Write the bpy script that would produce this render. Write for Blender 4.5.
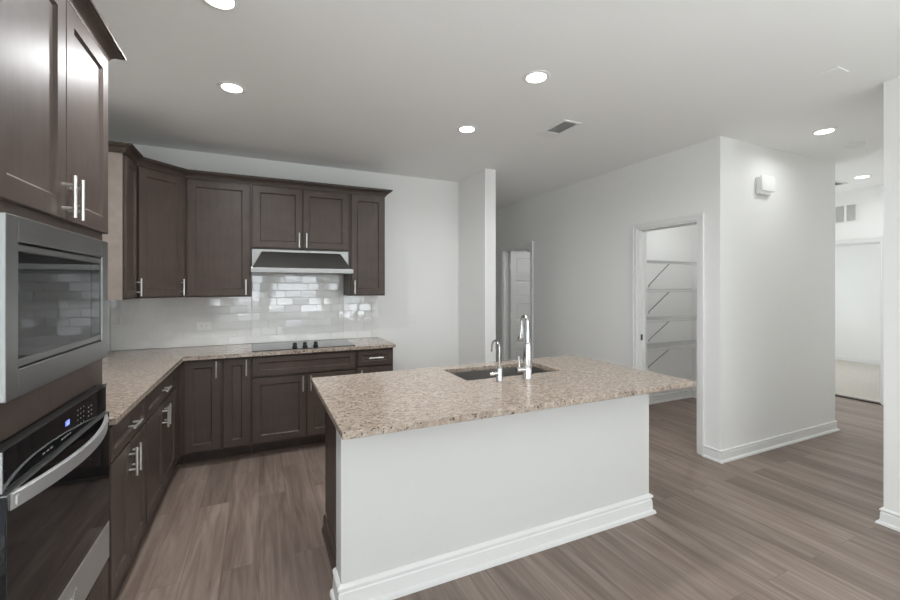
import bpy, bmesh, math, random
from math import sin, cos, pi, radians
from mathutils import Vector, Matrix

for o in list(bpy.data.objects):
    bpy.data.objects.remove(o, do_unlink=True)
SC = bpy.context.scene
COL = SC.collection
random.seed(7)

# ------------------------------------------------------------------ camera
cam_d = bpy.data.cameras.new('camera')
cam = bpy.data.objects.new('camera', cam_d)
COL.objects.link(cam)
cam.location = (0, 0, 1.474)
cam.rotation_euler = (pi / 2, 0, -radians(24.735))
cam_d.sensor_fit = 'HORIZONTAL'
cam_d.sensor_width = 36.0
cam_d.lens = 16.578
cam_d.shift_y = -13.3 / 900
cam_d.clip_start = 0.02
SC.camera = cam

# ------------------------------------------------------------------ light and exposure
SC.view_settings.view_transform = 'Standard'
SC.view_settings.look = 'None'
SC.view_settings.gamma = 1
SC.view_settings.use_curve_mapping = False
SC.view_settings.exposure = 0.0
SC.cycles.use_denoising = True
SC.cycles.diffuse_bounces = 10
SC.cycles.max_bounces = 14
SC.cycles.sample_clamp_indirect = 6

world = bpy.data.worlds.new('sky')
SC.world = world
world.use_nodes = True
wbg = world.node_tree.nodes['Background']
wbg.inputs[0].default_value = (0.75, 0.85, 1.0, 1)
wbg.inputs[1].default_value = 1.0

WINDOW_POWER = 4.6      # daylight through each rear window, per square metre of glass
LAMP_POWER = 11.5
ROOM_POWER = 62
CROSS_POWER = 60
CEILING_FILL_POWER = 5
SUN_POWER = 15
UP_TILT = radians(38)
SIDE_FILL = 3.4
LEFT_FILL_POWER = 11


def area_light(name, loc, rot, sx, sy, power, color=(1, 1, 1), shape='RECTANGLE'):
    d = bpy.data.lights.new(name, 'AREA')
    d.shape = shape
    d.size = sx
    d.size_y = sy
    d.energy = power
    d.color = color
    o = bpy.data.objects.new(name, d)
    COL.objects.link(o)
    o.location = loc
    o.rotation_euler = rot
    return o


REAR_Y = -3.8
REAR_WINDOWS = [(-0.75, 0.05, 0.62, 2.15), (0.30, 1.50, 0.62, 2.15), (2.20, 3.15, 0.05, 2.10)]
DAY = (0.93, 0.985, 1.0)
for (a, b, z0, z1) in REAR_WINDOWS:
    # sky light, and an added upward light to brighten the ceiling
    area_light('daylight', ((a + b) / 2, REAR_Y - 0.30, (z0 + z1) / 2), (pi / 2, 0, 0), b - a + .1, z1 - z0 + .1,
               WINDOW_POWER * (b - a) * (z1 - z0), DAY)
    g = area_light('ceiling_fill', ((a + b) / 2, REAR_Y - 0.20, (z0 + z1) / 2), (pi / 2 + UP_TILT, 0, 0), b - a, z1 - z0 - .3,
                   CEILING_FILL_POWER * (b - a) * (z1 - z0), DAY)
    g.data.spread = radians(110)
sd_ = bpy.data.lights.new('sun', 'SUN')
sd_.energy = SUN_POWER
sd_.angle = radians(1.0)
sd_.color = (.98, .99, 1.0)
sun = bpy.data.objects.new('sun', sd_)
COL.objects.link(sun)
sun.location = (0, -8, 5)
sun.rotation_euler = Vector((0.06, .81, -.58)).to_track_quat('-Z', 'Y').to_euler()
# side windows invented to fill the kitchen; below, bedroom and cross hall windows
SIDE_FILL_WINDOWS = [(-3.2, -2.0, 0.62, 2.15), (-1.6, -0.4, 0.62, 2.15)]
for (a, b, z0, z1) in SIDE_FILL_WINDOWS:
    area_light('daylight', (3.525 + 0.34, (a + b) / 2, (z0 + z1) / 2), (0, pi / 2, 0), z1 - z0 + .1, b - a + .1,
               WINDOW_POWER * SIDE_FILL * (b - a) * (z1 - z0), DAY)
    g = area_light('ceiling_fill', (3.525 + 0.25, (a + b) / 2, (z0 + z1) / 2), (0, pi / 2 + UP_TILT, 0), z1 - z0 - .3, b - a,
                   CEILING_FILL_POWER * SIDE_FILL * (b - a) * (z1 - z0), DAY)
    g.data.spread = radians(110)  # upward fill added here too, aimed at the ceiling
LEFT_FILL_WINDOWS = [(-2.2, -0.9, 0.3, 2.15), (-0.5, 0.75, 0.06, 2.10)]  # left-wall windows made up to light the pantry wall and kitchen
for (a, b, z0, z1) in LEFT_FILL_WINDOWS:
    area_light('daylight', (-1.19 - 0.30, (a + b) / 2, (z0 + z1) / 2), (0, -pi / 2, 0), z1 - z0 + .1, b - a + .1,
               LEFT_FILL_POWER * (b - a) * (z1 - z0), DAY)
area_light('daylight', (8.8, 5.45, 1.4), (-pi / 2, 0, 0), 1.6, 1.5, ROOM_POWER, DAY)
area_light('daylight', (6.24, 5.45, 1.25), (-pi / 2, 0, 0), 0.9, 1.6, CROSS_POWER, DAY)

# ------------------------------------------------------------------ materials
def new_mat(name):
    m = bpy.data.materials.new(name)
    m.use_nodes = True
    nt = m.node_tree
    return m, nt, nt.nodes['Principled BSDF']


def nd(nt, kind, **kw):
    n = nt.nodes.new(kind)
    for k, v in kw.items():
        setattr(n, k, v)
    return n


def srgb(r, g, b):
    f = lambda c: (c / 255 / 12.92) if c / 255 <= .04045 else ((c / 255 + .055) / 1.055) ** 2.4
    return (f(r), f(g), f(b), 1)


def simple(name, col, rough=.5, metal=0.0, bump=0.0, bscale=200, coat=0.0, var=0.0, vscale=6, spec=.5):
    m, nt, p = new_mat(name)
    p.inputs['Base Color'].default_value = col
    p.inputs['Roughness'].default_value = rough
    p.inputs['Metallic'].default_value = metal
    p.inputs['Coat Weight'].default_value = coat
    p.inputs['Specular IOR Level'].default_value = spec
    tc = nd(nt, 'ShaderNodeTexCoord')
    if bump:
        n = nd(nt, 'ShaderNodeTexNoise')
        n.inputs['Scale'].default_value = bscale
        n.inputs['Detail'].default_value = 3
        nt.links.new(tc.outputs['Object'], n.inputs['Vector'])
        b = nd(nt, 'ShaderNodeBump')
        b.inputs['Strength'].default_value = bump
        b.inputs['Distance'].default_value = .004
        nt.links.new(n.outputs['Fac'], b.inputs['Height'])
        nt.links.new(b.outputs['Normal'], p.inputs['Normal'])
    if var:
        n = nd(nt, 'ShaderNodeTexNoise')
        n.inputs['Scale'].default_value = vscale
        n.inputs['Detail'].default_value = 4
        nt.links.new(tc.outputs['Object'], n.inputs['Vector'])
        r = nd(nt, 'ShaderNodeValToRGB')
        r.color_ramp.elements[0].position = .3
        r.color_ramp.elements[1].position = .7
        r.color_ramp.elements[0].color = tuple(c * (1 - var) for c in col[:3]) + (1,)
        r.color_ramp.elements[1].color = tuple(c * (1 + var) for c in col[:3]) + (1,)
        nt.links.new(n.outputs['Fac'], r.inputs['Fac'])
        nt.links.new(r.outputs['Color'], p.inputs['Base Color'])
    return m


M = {}
M['wall'] = simple('wall_paint', (0.84, 0.84, 0.825, 1), .65, bump=.12, bscale=130)
M['ceiling'] = simple('ceiling_paint', (0.87, 0.87, 0.855, 1), .8, bump=.15, bscale=110)
M['trim'] = simple('trim_paint', (0.80, 0.80, 0.79, 1), .35)
M['white'] = simple('white_plastic', (0.82, 0.82, 0.80, 1), .4)
M['wire'] = simple('white_coated_wire', (0.62, 0.62, 0.61, 1), .4)
M['grille_dark'] = simple('shade_and_dark_metal', (0.08, 0.08, 0.08, 1), .7)  # painted-in shade for vent openings and slots, also dark strike-plate metal
M['chrome'] = simple('chrome', (0.62, 0.62, 0.62, 1), .07, 1.0)
M['nickel'] = simple('brushed_nickel', (0.86, 0.85, 0.83, 1), .34, 1.0)
M['black_glass'] = simple('black_glass', (0.008, 0.008, 0.009, 1), .03, spec=.42)
M['black'] = simple('black_enamel', (0.012, 0.012, 0.012, 1), .3)
M['oven_side'] = simple('oven_side_steel', (0.3, 0.3, 0.3, 1), .3, 1.0)
M['knob'] = simple('black_knob', (0.015, 0.015, 0.015, 1), .25)
M['mark'] = simple('printed_marks', (0.28, 0.28, 0.28, 1), .5)
M['tile'] = simple('glazed_tile', (0.80, 0.80, 0.785, 1), .04, bump=.14, bscale=14, var=.03, vscale=7, coat=1.0, spec=.9)
M['grout'] = simple('grout', (0.76, 0.76, 0.745, 1), .8)
M['shoe'] = simple('wood_shoe', srgb(110, 92, 82), .5)
M['strip'] = simple('dark_transition', srgb(70, 58, 50), .5)
M['carpet'] = simple('carpet', srgb(205, 199, 191), .95, bump=.8, bscale=300, var=.12, vscale=60)
M['bounce_carpet'] = simple('bounce_carpet', srgb(206, 206, 204), .95, bump=.6, bscale=300, var=.08, vscale=60)
M['sink_steel'] = simple('sink_steel', (0.36, 0.35, 0.335, 1), .34, .9)
M['handle_steel'] = simple('handle_steel', (0.64, 0.64, 0.64, 1), .48, 1.0)
M['island_paint'] = simple('island_paint', (0.69, 0.69, 0.68, 1), .5)
M['brace'] = simple('grey_brace', (0.22, 0.22, 0.22, 1), .5)
M['outside'] = simple('outdoor_paving', (0.5, 0.5, 0.48, 1), .9, var=.1)


def make_steel():
    m, nt, p = new_mat('stainless_steel')
    p.inputs['Base Color'].default_value = (0.31, 0.31, 0.305, 1)
    p.inputs['Metallic'].default_value = 1
    tc = nd(nt, 'ShaderNodeTexCoord')
    mp = nd(nt, 'ShaderNodeMapping')
    mp.inputs['Scale'].default_value = (3, 3, 120)
    n = nd(nt, 'ShaderNodeTexNoise')
    n.inputs['Scale'].default_value = 3
    nt.links.new(tc.outputs['Object'], mp.inputs['Vector'])
    nt.links.new(mp.outputs['Vector'], n.inputs['Vector'])
    r = nd(nt, 'ShaderNodeMapRange')
    r.inputs['To Min'].default_value = .34
    r.inputs['To Max'].default_value = .40
    nt.links.new(n.outputs['Fac'], r.inputs['Value'])
    nt.links.new(r.outputs['Result'], p.inputs['Roughness'])
    return m


M['steel'] = make_steel()


def make_wood():
    m, nt, p = new_mat('dark_stained_maple')
    tc = nd(nt, 'ShaderNodeTexCoord')
    mp = nd(nt, 'ShaderNodeMapping')
    mp.inputs['Scale'].default_value = (14, 14, 1.2)
    n = nd(nt, 'ShaderNodeTexNoise')
    n.inputs['Scale'].default_value = 3
    n.inputs['Detail'].default_value = 6
    n.inputs['Roughness'].default_value = .6
    nt.links.new(tc.outputs['Object'], mp.inputs['Vector'])
    nt.links.new(mp.outputs['Vector'], n.inputs['Vector'])
    n2 = nd(nt, 'ShaderNodeTexNoise')
    n2.inputs['Scale'].default_value = 9
    n2.inputs['Detail'].default_value = 3
    nt.links.new(tc.outputs['Object'], n2.inputs['Vector'])
    mx = nd(nt, 'ShaderNodeMath', operation='ADD')
    nt.links.new(n.outputs['Fac'], mx.inputs[0])
    nt.links.new(n2.outputs['Fac'], mx.inputs[1])
    hf = nd(nt, 'ShaderNodeMath', operation='MULTIPLY')
    hf.inputs[1].default_value = .5
    nt.links.new(mx.outputs[0], hf.inputs[0])
    r = nd(nt, 'ShaderNodeValToRGB')
    r.color_ramp.elements[0].position = .3
    r.color_ramp.elements[1].position = .7
    r.color_ramp.elements[0].color = (0.060, 0.0440, 0.0370, 1)
    r.color_ramp.elements[1].color = (0.092, 0.069, 0.0585, 1)
    nt.links.new(hf.outputs[0], r.inputs['Fac'])
    nt.links.new(r.outputs['Color'], p.inputs['Base Color'])
    p.inputs['Roughness'].default_value = .40
    p.inputs['Specular IOR Level'].default_value = .3
    return m


M['wood'] = make_wood()
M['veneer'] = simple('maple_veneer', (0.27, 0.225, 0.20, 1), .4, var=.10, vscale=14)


def make_granite():
    m, nt, p = new_mat('speckled_granite')
    tc = nd(nt, 'ShaderNodeTexCoord')
    # soft cloudy base
    n = nd(nt, 'ShaderNodeTexNoise')
    n.inputs['Scale'].default_value = 38
    n.inputs['Detail'].default_value = 5
    n.inputs['Roughness'].default_value = .7
    n.inputs['Distortion'].default_value = .8
    mp = nd(nt, 'ShaderNodeMapping')
    mp.inputs['Scale'].default_value = (1, 1.7, 1)
    mp.inputs['Rotation'].default_value = (0, 0, .35)
    nt.links.new(tc.outputs['Object'], mp.inputs['Vector'])
    nt.links.new(mp.outputs['Vector'], n.inputs['Vector'])
    r = nd(nt, 'ShaderNodeValToRGB')
    e = r.color_ramp.elements
    e[0].position = .30
    e[0].color = srgb(116, 101, 90)
    e[1].position = .72
    e[1].color = srgb(200, 188, 175)
    e.new(.45).color = srgb(152, 137, 124)
    e.new(.58).color = srgb(176, 162, 149)
    nt.links.new(n.outputs['Fac'], r.inputs['Fac'])
    # small mineral specks
    v = nd(nt, 'ShaderNodeTexNoise')
    v.inputs['Scale'].default_value = 60
    v.inputs['Detail'].default_value = 4
    v.inputs['Roughness'].default_value = .5
    nt.links.new(mp.outputs['Vector'], v.inputs['Vector'])
    r2 = nd(nt, 'ShaderNodeValToRGB')
    r2.color_ramp.elements[0].position = .345
    r2.color_ramp.elements[0].color = (1, 1, 1, 1)
    r2.color_ramp.elements[1].position = .395
    r2.color_ramp.elements[1].color = (0, 0, 0, 1)
    nt.links.new(v.outputs['Fac'], r2.inputs['Fac'])
    mix = nd(nt, 'ShaderNodeMix', data_type='RGBA')
    mix.inputs['B'].default_value = srgb(72, 60, 55)
    nt.links.new(r2.outputs['Color'], mix.inputs['Factor'])
    nt.links.new(r.outputs['Color'], mix.inputs['A'])
    # sparse dark garnets
    vo = nd(nt, 'ShaderNodeTexVoronoi')
    vo.inputs['Scale'].default_value = 40
    nt.links.new(tc.outputs['Object'], vo.inputs['Vector'])
    sp = nd(nt, 'ShaderNodeSeparateColor')
    nt.links.new(vo.outputs['Color'], sp.inputs['Color'])
    lt = nd(nt, 'ShaderNodeMath', operation='LESS_THAN')
    lt.inputs[1].default_value = .16
    nt.links.new(vo.outputs['Distance'], lt.inputs[0])
    gt = nd(nt, 'ShaderNodeMath', operation='GREATER_THAN')
    gt.inputs[1].default_value = .93
    nt.links.new(sp.outputs[0], gt.inputs[0])
    mu = nd(nt, 'ShaderNodeMath', operation='MULTIPLY')
    nt.links.new(lt.outputs[0], mu.inputs[0])
    nt.links.new(gt.outputs[0], mu.inputs[1])
    mix2 = nd(nt, 'ShaderNodeMix', data_type='RGBA')
    mix2.inputs['B'].default_value = srgb(80, 62, 58)
    nt.links.new(mu.outputs[0], mix2.inputs['Factor'])
    nt.links.new(mix.outputs['Result'], mix2.inputs['A'])
    nt.links.new(mix2.outputs['Result'], p.inputs['Base Color'])
    p.inputs['Roughness'].default_value = .13
    return m


M['granite'] = make_granite()


def make_floor():
    m, nt, p = new_mat('greige_vinyl_plank')
    tc = nd(nt, 'ShaderNodeTexCoord')
    sx = nd(nt, 'ShaderNodeSeparateXYZ')
    nt.links.new(tc.outputs['Object'], sx.inputs[0])
    cx = nd(nt, 'ShaderNodeCombineXYZ')
    nt.links.new(sx.outputs['Y'], cx.inputs['X'])
    nt.links.new(sx.outputs['X'], cx.inputs['Y'])
    br = nd(nt, 'ShaderNodeTexBrick')
    br.offset = .37
    br.offset_frequency = 2
    br.inputs['Color1'].default_value = (0, 0, 0, 1)
    br.inputs['Color2'].default_value = (1, 1, 1, 1)
    br.inputs['Mortar'].default_value = (.5, .5, .5, 1)
    br.inputs['Scale'].default_value = 1
    br.inputs['Mortar Size'].default_value = .0012
    br.inputs['Mortar Smooth'].default_value = .1
    br.inputs['Bias'].default_value = 0
    br.inputs['Brick Width'].default_value = 1.22
    br.inputs['Row Height'].default_value = .178
    nt.links.new(cx.outputs[0], br.inputs['Vector'])
    # grain, shifted per plank
    g = nd(nt, 'ShaderNodeVectorMath', operation='MULTIPLY')
    g.inputs[1].default_value = (17, 1.1, 1)
    nt.links.new(tc.outputs['Object'], g.inputs[0])
    sh = nd(nt, 'ShaderNodeVectorMath', operation='MULTIPLY')
    sh.inputs[1].default_value = (0, 31, 43)
    nt.links.new(br.outputs['Color'], sh.inputs[0])
    ad = nd(nt, 'ShaderNodeVectorMath', operation='ADD')
    nt.links.new(g.outputs[0], ad.inputs[0])
    nt.links.new(sh.outputs[0], ad.inputs[1])
    n = nd(nt, 'ShaderNodeTexNoise')
    n.inputs['Scale'].default_value = 1.0
    n.inputs['Detail'].default_value = 7
    n.inputs['Roughness'].default_value = .62
    n.inputs['Distortion'].default_value = .9
    nt.links.new(ad.outputs[0], n.inputs['Vector'])
    r = nd(nt, 'ShaderNodeValToRGB')
    e = r.color_ramp.elements
    e[0].position = .28
    e[0].color = srgb(114, 98, 89)
    e[1].position = .74
    e[1].color = srgb(170, 154, 144)
    e.new(.5).color = srgb(143, 126, 116)
    nt.links.new(n.outputs['Fac'], r.inputs['Fac'])
    # fine pores
    g2 = nd(nt, 'ShaderNodeVectorMath', operation='MULTIPLY')
    g2.inputs[1].default_value = (160, 5, 1)
    nt.links.new(tc.outputs['Object'], g2.inputs[0])
    n2 = nd(nt, 'ShaderNodeTexNoise')
    n2.inputs['Scale'].default_value = 1
    n2.inputs['Detail'].default_value = 3
    nt.links.new(g2.outputs[0], n2.inputs['Vector'])
    mr = nd(nt, 'ShaderNodeMapRange')
    mr.inputs['To Min'].default_value = .90
    mr.inputs['To Max'].default_value = 1.10
    nt.links.new(n2.outputs['Fac'], mr.inputs['Value'])
    # plank tone
    tone = nd(nt, 'ShaderNodeMapRange')
    tone.inputs['To Min'].default_value = .70
    tone.inputs['To Max'].default_value = .98
    nt.links.new(br.outputs['Color'], tone.inputs['Value'])
    mm = nd(nt, 'ShaderNodeMath', operation='MULTIPLY')
    nt.links.new(mr.outputs[0], mm.inputs[0])
    nt.links.new(tone.outputs[0], mm.inputs[1])
    sc = nd(nt, 'ShaderNodeVectorMath', operation='SCALE')
    nt.links.new(r.outputs['Color'], sc.inputs[0])
    nt.links.new(mm.outputs[0], sc.inputs['Scale'])
    mix = nd(nt, 'ShaderNodeMix', data_type='RGBA')
    mix.inputs['B'].default_value = srgb(108, 94, 86)
    nt.links.new(br.outputs['Fac'], mix.inputs['Factor'])
    nt.links.new(sc.outputs[0], mix.inputs['A'])
    nt.links.new(mix.outputs['Result'], p.inputs['Base Color'])
    p.inputs['Roughness'].default_value = .42
    b = nd(nt, 'ShaderNodeBump')
    b.inputs['Strength'].default_value = .12
    b.inputs['Distance'].default_value = .002
    nt.links.new(n2.outputs['Fac'], b.inputs['Height'])
    nt.links.new(b.outputs['Normal'], p.inputs['Normal'])
    return m


M['floor'] = make_floor()


def emis(name, col, s):
    m, nt, p = new_mat(name)
    p.inputs['Base Color'].default_value = (.8, .8, .8, 1)
    p.inputs['Emission Color'].default_value = col
    p.inputs['Emission Strength'].default_value = s
    return m


M['lens'] = emis('lamp_lens', (1, .985, .95, 1), 9)
M['display'] = emis('display_glow', (.03, .12, 1, 1), 1.0)


def make_glass():
    m, nt, p = new_mat('window_glass')
    out = nt.nodes['Material Output']
    t = nd(nt, 'ShaderNodeBsdfTransparent')
    g = nd(nt, 'ShaderNodeBsdfGlossy')
    g.inputs['Roughness'].default_value = .02
    mix = nd(nt, 'ShaderNodeMixShader')
    mix.inputs[0].default_value = .06
    nt.links.new(t.outputs[0], mix.inputs[1])
    nt.links.new(g.outputs[0], mix.inputs[2])
    nt.links.new(mix.outputs[0], out.inputs['Surface'])
    return m


M['glass'] = make_glass()


# ------------------------------------------------------------------ mesh helpers
class MB:
    """collects shapes and links them as one mesh object"""

    def __init__(self):
        self.bm = bmesh.new()

    def box(self, x0, x1, y0, y1, z0, z1, bev=0.0, seg=2):
        bm = bmesh.new()
        vs = [bm.verts.new((x, y, z)) for x in (x0, x1) for y in (y0, y1) for z in (z0, z1)]
        for f in ((0, 1, 3, 2), (4, 6, 7, 5), (0, 4, 5, 1), (2, 3, 7, 6), (0, 2, 6, 4), (1, 5, 7, 3)):
            bm.faces.new([vs[i] for i in f])
        if bev:
            bmesh.ops.bevel(bm, geom=bm.edges[:], offset=bev, segments=seg, affect='EDGES', profile=.5)
        bmesh.ops.recalc_face_normals(bm, faces=bm.faces[:])
        self.add(bm)
        return self

    def add(self, bm, mat=None):
        me = bpy.data.meshes.new('tmp')
        bm.to_mesh(me)
        bm.free()
        if mat is not None:
            me.transform(mat)
        self.bm.from_mesh(me)
        bpy.data.meshes.remove(me)

    def loft(self, rings, cap0=True, cap1=True, closed=True):
        bm = bmesh.new()
        R = [[bm.verts.new(p) for p in r] for r in rings]
        n = len(R[0])
        for a, b in zip(R, R[1:]):
            for i in range(n if closed else n - 1):
                j = (i + 1) % n
                bm.faces.new((a[i], a[j], b[j], b[i]))
        if cap0:
            bm.faces.new(R[0][::-1])
        if cap1:
            bm.faces.new(R[-1])
        bmesh.ops.recalc_face_normals(bm, faces=bm.faces[:])
        self.add(bm)
        return self

    def tube(self, pts, rad, n=16):
        pts = [Vector(p) for p in pts]
        if not isinstance(rad, (list, tuple)):
            rad = [rad] * len(pts)
        rings = []
        up = None
        for i, p in enumerate(pts):
            t = (pts[min(i + 1, len(pts) - 1)] - pts[max(i - 1, 0)])
            t.normalize()
            if up is None:
                a = Vector((0, 0, 1)) if abs(t.z) < .9 else Vector((1, 0, 0))
                up = t.cross(a).normalized()
            up = (up - t * up.dot(t)).normalized()
            w = t.cross(up)
            rings.append([p + (up * cos(2 * pi * k / n) + w * sin(2 * pi * k / n)) * rad[i] for k in range(n)])
        return self.loft(rings)

    def lathe(self, prof, c, n=32, axis='Z'):
        """prof: (r, h) pairs, bottom to top; c: centre"""
        rings = []
        for r, h in prof:
            ring = []
            for k in range(n):
                a = 2 * pi * k / n
                if axis == 'Z':
                    ring.append((c[0] + r * cos(a), c[1] + r * sin(a), c[2] + h))
                elif axis == 'Y':
                    ring.append((c[0] + r * cos(a), c[1] + h, c[2] + r * sin(a)))
                else:
                    ring.append((c[0] + h, c[1] + r * cos(a), c[2] + r * sin(a)))
            rings.append(ring)
        return self.loft(rings)

    def prism(self, poly, z0, z1, bev=0.0):
        bm = bmesh.new()
        a = [bm.verts.new((x, y, z0)) for x, y in poly]
        b = [bm.verts.new((x, y, z1)) for x, y in poly]
        n = len(poly)
        bm.faces.new(a[::-1])
        bm.faces.new(b)
        for i in range(n):
            bm.faces.new((a[i], a[(i + 1) % n], b[(i + 1) % n], b[i]))
        if bev:
            bmesh.ops.bevel(bm, geom=bm.edges[:], offset=bev, segments=3, affect='EDGES', profile=.5)
        bmesh.ops.recalc_face_normals(bm, faces=bm.faces[:])
        self.add(bm)
        return self

    def sweep(self, path, prof, closed=False):
        """moulding: path of (x, y) with the wall on the right-hand side walking along it reversed;
        profile of (out, z); out is to the left of the walking direction"""
        P = [Vector(p) for p in path]
        n = len(P)
        rings = []
        for i in range(n):
            d0 = (P[i] - P[i - 1]) if (i > 0 or closed) else None
            d1 = (P[(i + 1) % n] - P[i]) if (i < n - 1 or closed) else None
            if d0 is None: d0 = d1
            if d1 is None: d1 = d0
            n0 = Vector((-d0.y, d0.x)).normalized()
            n1 = Vector((-d1.y, d1.x)).normalized()
            mv = n0 + n1
            mv = mv / mv.dot(n0)
            rings.append([(P[i].x + mv.x * o, P[i].y + mv.y * o, z) for o, z in prof])
        if closed:
            rings.append(rings[0])
        return self.loft(rings, not closed, not closed)

    def build(self, name, mat, parent=None, smooth=None, loc=None):
        me = bpy.data.meshes.new(name)
        bmesh.ops.remove_doubles(self.bm, verts=self.bm.verts[:], dist=1e-6)
        self.bm.to_mesh(me)
        self.bm.free()
        if loc is not None:
            me.transform(Matrix.Translation(-Vector(loc)))
        o = bpy.data.objects.new(name, me)
        COL.objects.link(o)
        if loc is not None:
            o.location = loc
        if mat is not None:
            me.materials.append(mat)
        if parent is not None:
            o.parent = parent
        if smooth:
            for p in me.polygons:
                p.use_smooth = True
            me.set_sharp_from_angle(angle=radians(smooth))
        return o


def tag(o, label, cat, group=None):
    o['label'] = label
    o['category'] = cat
    if group:
        o['group'] = group
    return o


def thing(name, label, cat, loc=(0, 0, 0), rz=0.0, group=None):
    o = bpy.data.objects.new(name, None)
    o.empty_display_size = .1
    COL.objects.link(o)
    o.location = loc
    o.rotation_euler = (0, 0, rz)
    return tag(o, label, cat, group)


def struct(name, mb, mat, smooth=None):
    o = mb.build(name, mat, smooth=smooth)
    o['kind'] = 'structure'
    return o


# ------------------------------------------------------------------ the room shell
CEIL = 2.743
XL = -1.19     # left wall
YB = 4.53      # kitchen back wall
XR = 3.525     # pantry wall and right wall plane
YH = 2.216     # hall side of the pantry block
YH2 = 1.212    # other side of the hall
XE = 5.385      # end of the pantry block
XF = 7.05      # far wall of the hall
END = 6.9

def wall_open(mb, axis, c0, c1, a0, a1, openings):
    """wall running along an axis from a0 to a1, thickness c0..c1, openings (b0, b1, z0, z1)"""
    def bx(s, e, z0, z1):
        if e - s < 1e-6 or z1 - z0 < 1e-6: return
        if axis == 'y':
            mb.box(c0, c1, s, e, z0, z1)
        else:
            mb.box(s, e, c0, c1, z0, z1)
    cur = a0
    for (b0, b1, z0, z1) in sorted(openings):
        bx(cur, b0, 0, CEIL)
        bx(b0, b1, 0, z0)
        bx(b0, b1, z1, CEIL)
        cur = b1
    bx(cur, a1, 0, CEIL)
    return mb


struct('floor', MB().box(XL - .12, XF + .06, REAR_Y - .15, END + .1, -.05, 0), M['floor'])
struct('floor_bounce', MB().box(XL, XR, REAR_Y, -.75, 0.0, .012), M['bounce_carpet'])  # unseen pale carpet, added to bounce sunlight onto the ceiling
struct('floor_carpet', MB().box(XF + .06, 10.7, -.1, 5.2, -.05, .012), M['carpet'])
struct('ceiling', MB().box(XL - .12, 10.7, REAR_Y - .15, END + .1, CEIL, CEIL + .08), M['ceiling'])
struct('wall_left', wall_open(MB(), 'y', XL - .12, XL, REAR_Y - .15, YB + .12, LEFT_FILL_WINDOWS), M['wall'])
struct('wall_back', MB().box(XL, 2.20, YB, YB + .12, 0, CEIL), M['wall'])
mb = MB().box(2.20, 2.335, 3.878, END, 0, CEIL, .004)
struct('wall_alcove', mb, M['wall'])
struct('wall_passage_end', MB().box(2.20, 5.0, END, END + .1, 0, CEIL), M['wall'])


PD = (2.408, 3.058, 0, 2.065)     # pantry doorway
HD = (4.89, 5.64, 0, 2.062)     # passage doorway
FD = (2.440, 3.25, 0, 2.045)    # far bedroom doorway
struct('wall_pantry', wall_open(MB(), 'y', XR, XR + .115, YH, END, [PD, HD]), M['wall'])
struct('wall_hall', MB().box(XR + .115, XE, YH, YH + .115, 0, CEIL), M['wall'])
struct('wall_hall_end', MB().box(XE - .115, XE, YH + .115, 3.81, 0, CEIL), M['wall'])
struct('wall_pantry_back', MB().box(XR + .115, XE, 3.694, 3.81, 0, CEIL), M['wall'])
struct('wall_far', wall_open(MB(), 'y', XF, XF + .12, -.1, 5.2, [FD]), M['wall'])
struct('wall_hall_right', MB().box(XR + .115, XF, YH2 - .115, YH2, 0, CEIL), M['wall'])
struct('wall_right', wall_open(MB(), 'y', XR, XR + .115, REAR_Y, YH2, SIDE_FILL_WINDOWS), M['wall'])
struct('wall_rear', wall_open(MB(), 'x', REAR_Y - .12, REAR_Y, XL, XR + .115, REAR_WINDOWS), M['wall'])
struct('wall_cross_hall', wall_open(MB(), 'x', 5.2, 5.3, 5.0, XF + .12, [(5.8, 6.68, .5, 2.1)]), M['wall'])
struct('wall_bedroom_back', MB().box(10.55, 10.67, -.1, 5.2, 0, CEIL), M['wall'])
struct('wall_bedroom_left', wall_open(MB(), 'x', 5.2, 5.3, XF + .12, 10.67, [(8.05, 9.55, .62, 2.15)]), M['wall'])
struct('wall_bedroom_right', MB().box(XF + .12, 10.67, -.22, -.1, 0, CEIL), M['wall'])
# room behind the passage door
struct('wall_closet_back', MB().box(4.9, 5.0, 3.81, END, 0, CEIL), M['wall'])

# windows behind the camera; the side and left ones are made up for fill
wi = 1


def window(axis, c, a, b, z0, z1):
    global wi
    f = .045
    mb = MB()
    g = MB()
    def bx(m, s, e, p, q, d0, d1):
        if axis == 'x': m.box(s, e, c + d0, c + d1, p, q)
        else: m.box(c + d0, c + d1, s, e, p, q)
    bx(mb, a, a + f, z0, z1, -.03, .03)
    bx(mb, b - f, b, z0, z1, -.03, .03)
    bx(mb, a + f, b - f, z0, z0 + f, -.03, .03)
    bx(mb, a + f, b - f, z1 - f, z1, -.03, .03)
    zm = (z0 + z1) / 2
    bx(mb, a + f, b - f, zm - .025, zm + .025, -.025, .025)
    am = (a + b) / 2
    if b - a > .9:
        bx(mb, am - .02, am + .02, z0 + f, zm - .025, -.02, .02)
        bx(mb, am - .02, am + .02, zm + .025, z1 - f, -.02, .02)
    o = struct('window_%d' % wi, mb, M['trim'])
    bx(g, a + f, b - f, z0 + f, z1 - f, -.003, .003)
    g.build('pane', M['glass'], o)
    wi += 1


for w in REAR_WINDOWS:
    window('x', REAR_Y - .06, *w)
for w in SIDE_FILL_WINDOWS:
    window('y', XR + .06, *w)
for w in LEFT_FILL_WINDOWS:
    window('y', XL - .06, *w)
window('x', 5.25, 5.8, 6.68, .5, 2.1)
window('x', 5.25, 8.05, 9.55, .62, 2.15)

# baseboards: profile (out, z)
BASE = [(0, 0), (.030, 0), (.030, .006), (.026, .014), (.014, .020), (.012, .070), (.008, .076), (.009, .080),
        (.015, .084), (.015, .091), (.011, .096), (0, .098)]


def baseboard(name, path, prof=BASE):
    return struct(name, MB().sweep(path, prof), M['trim'], 30)


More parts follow.
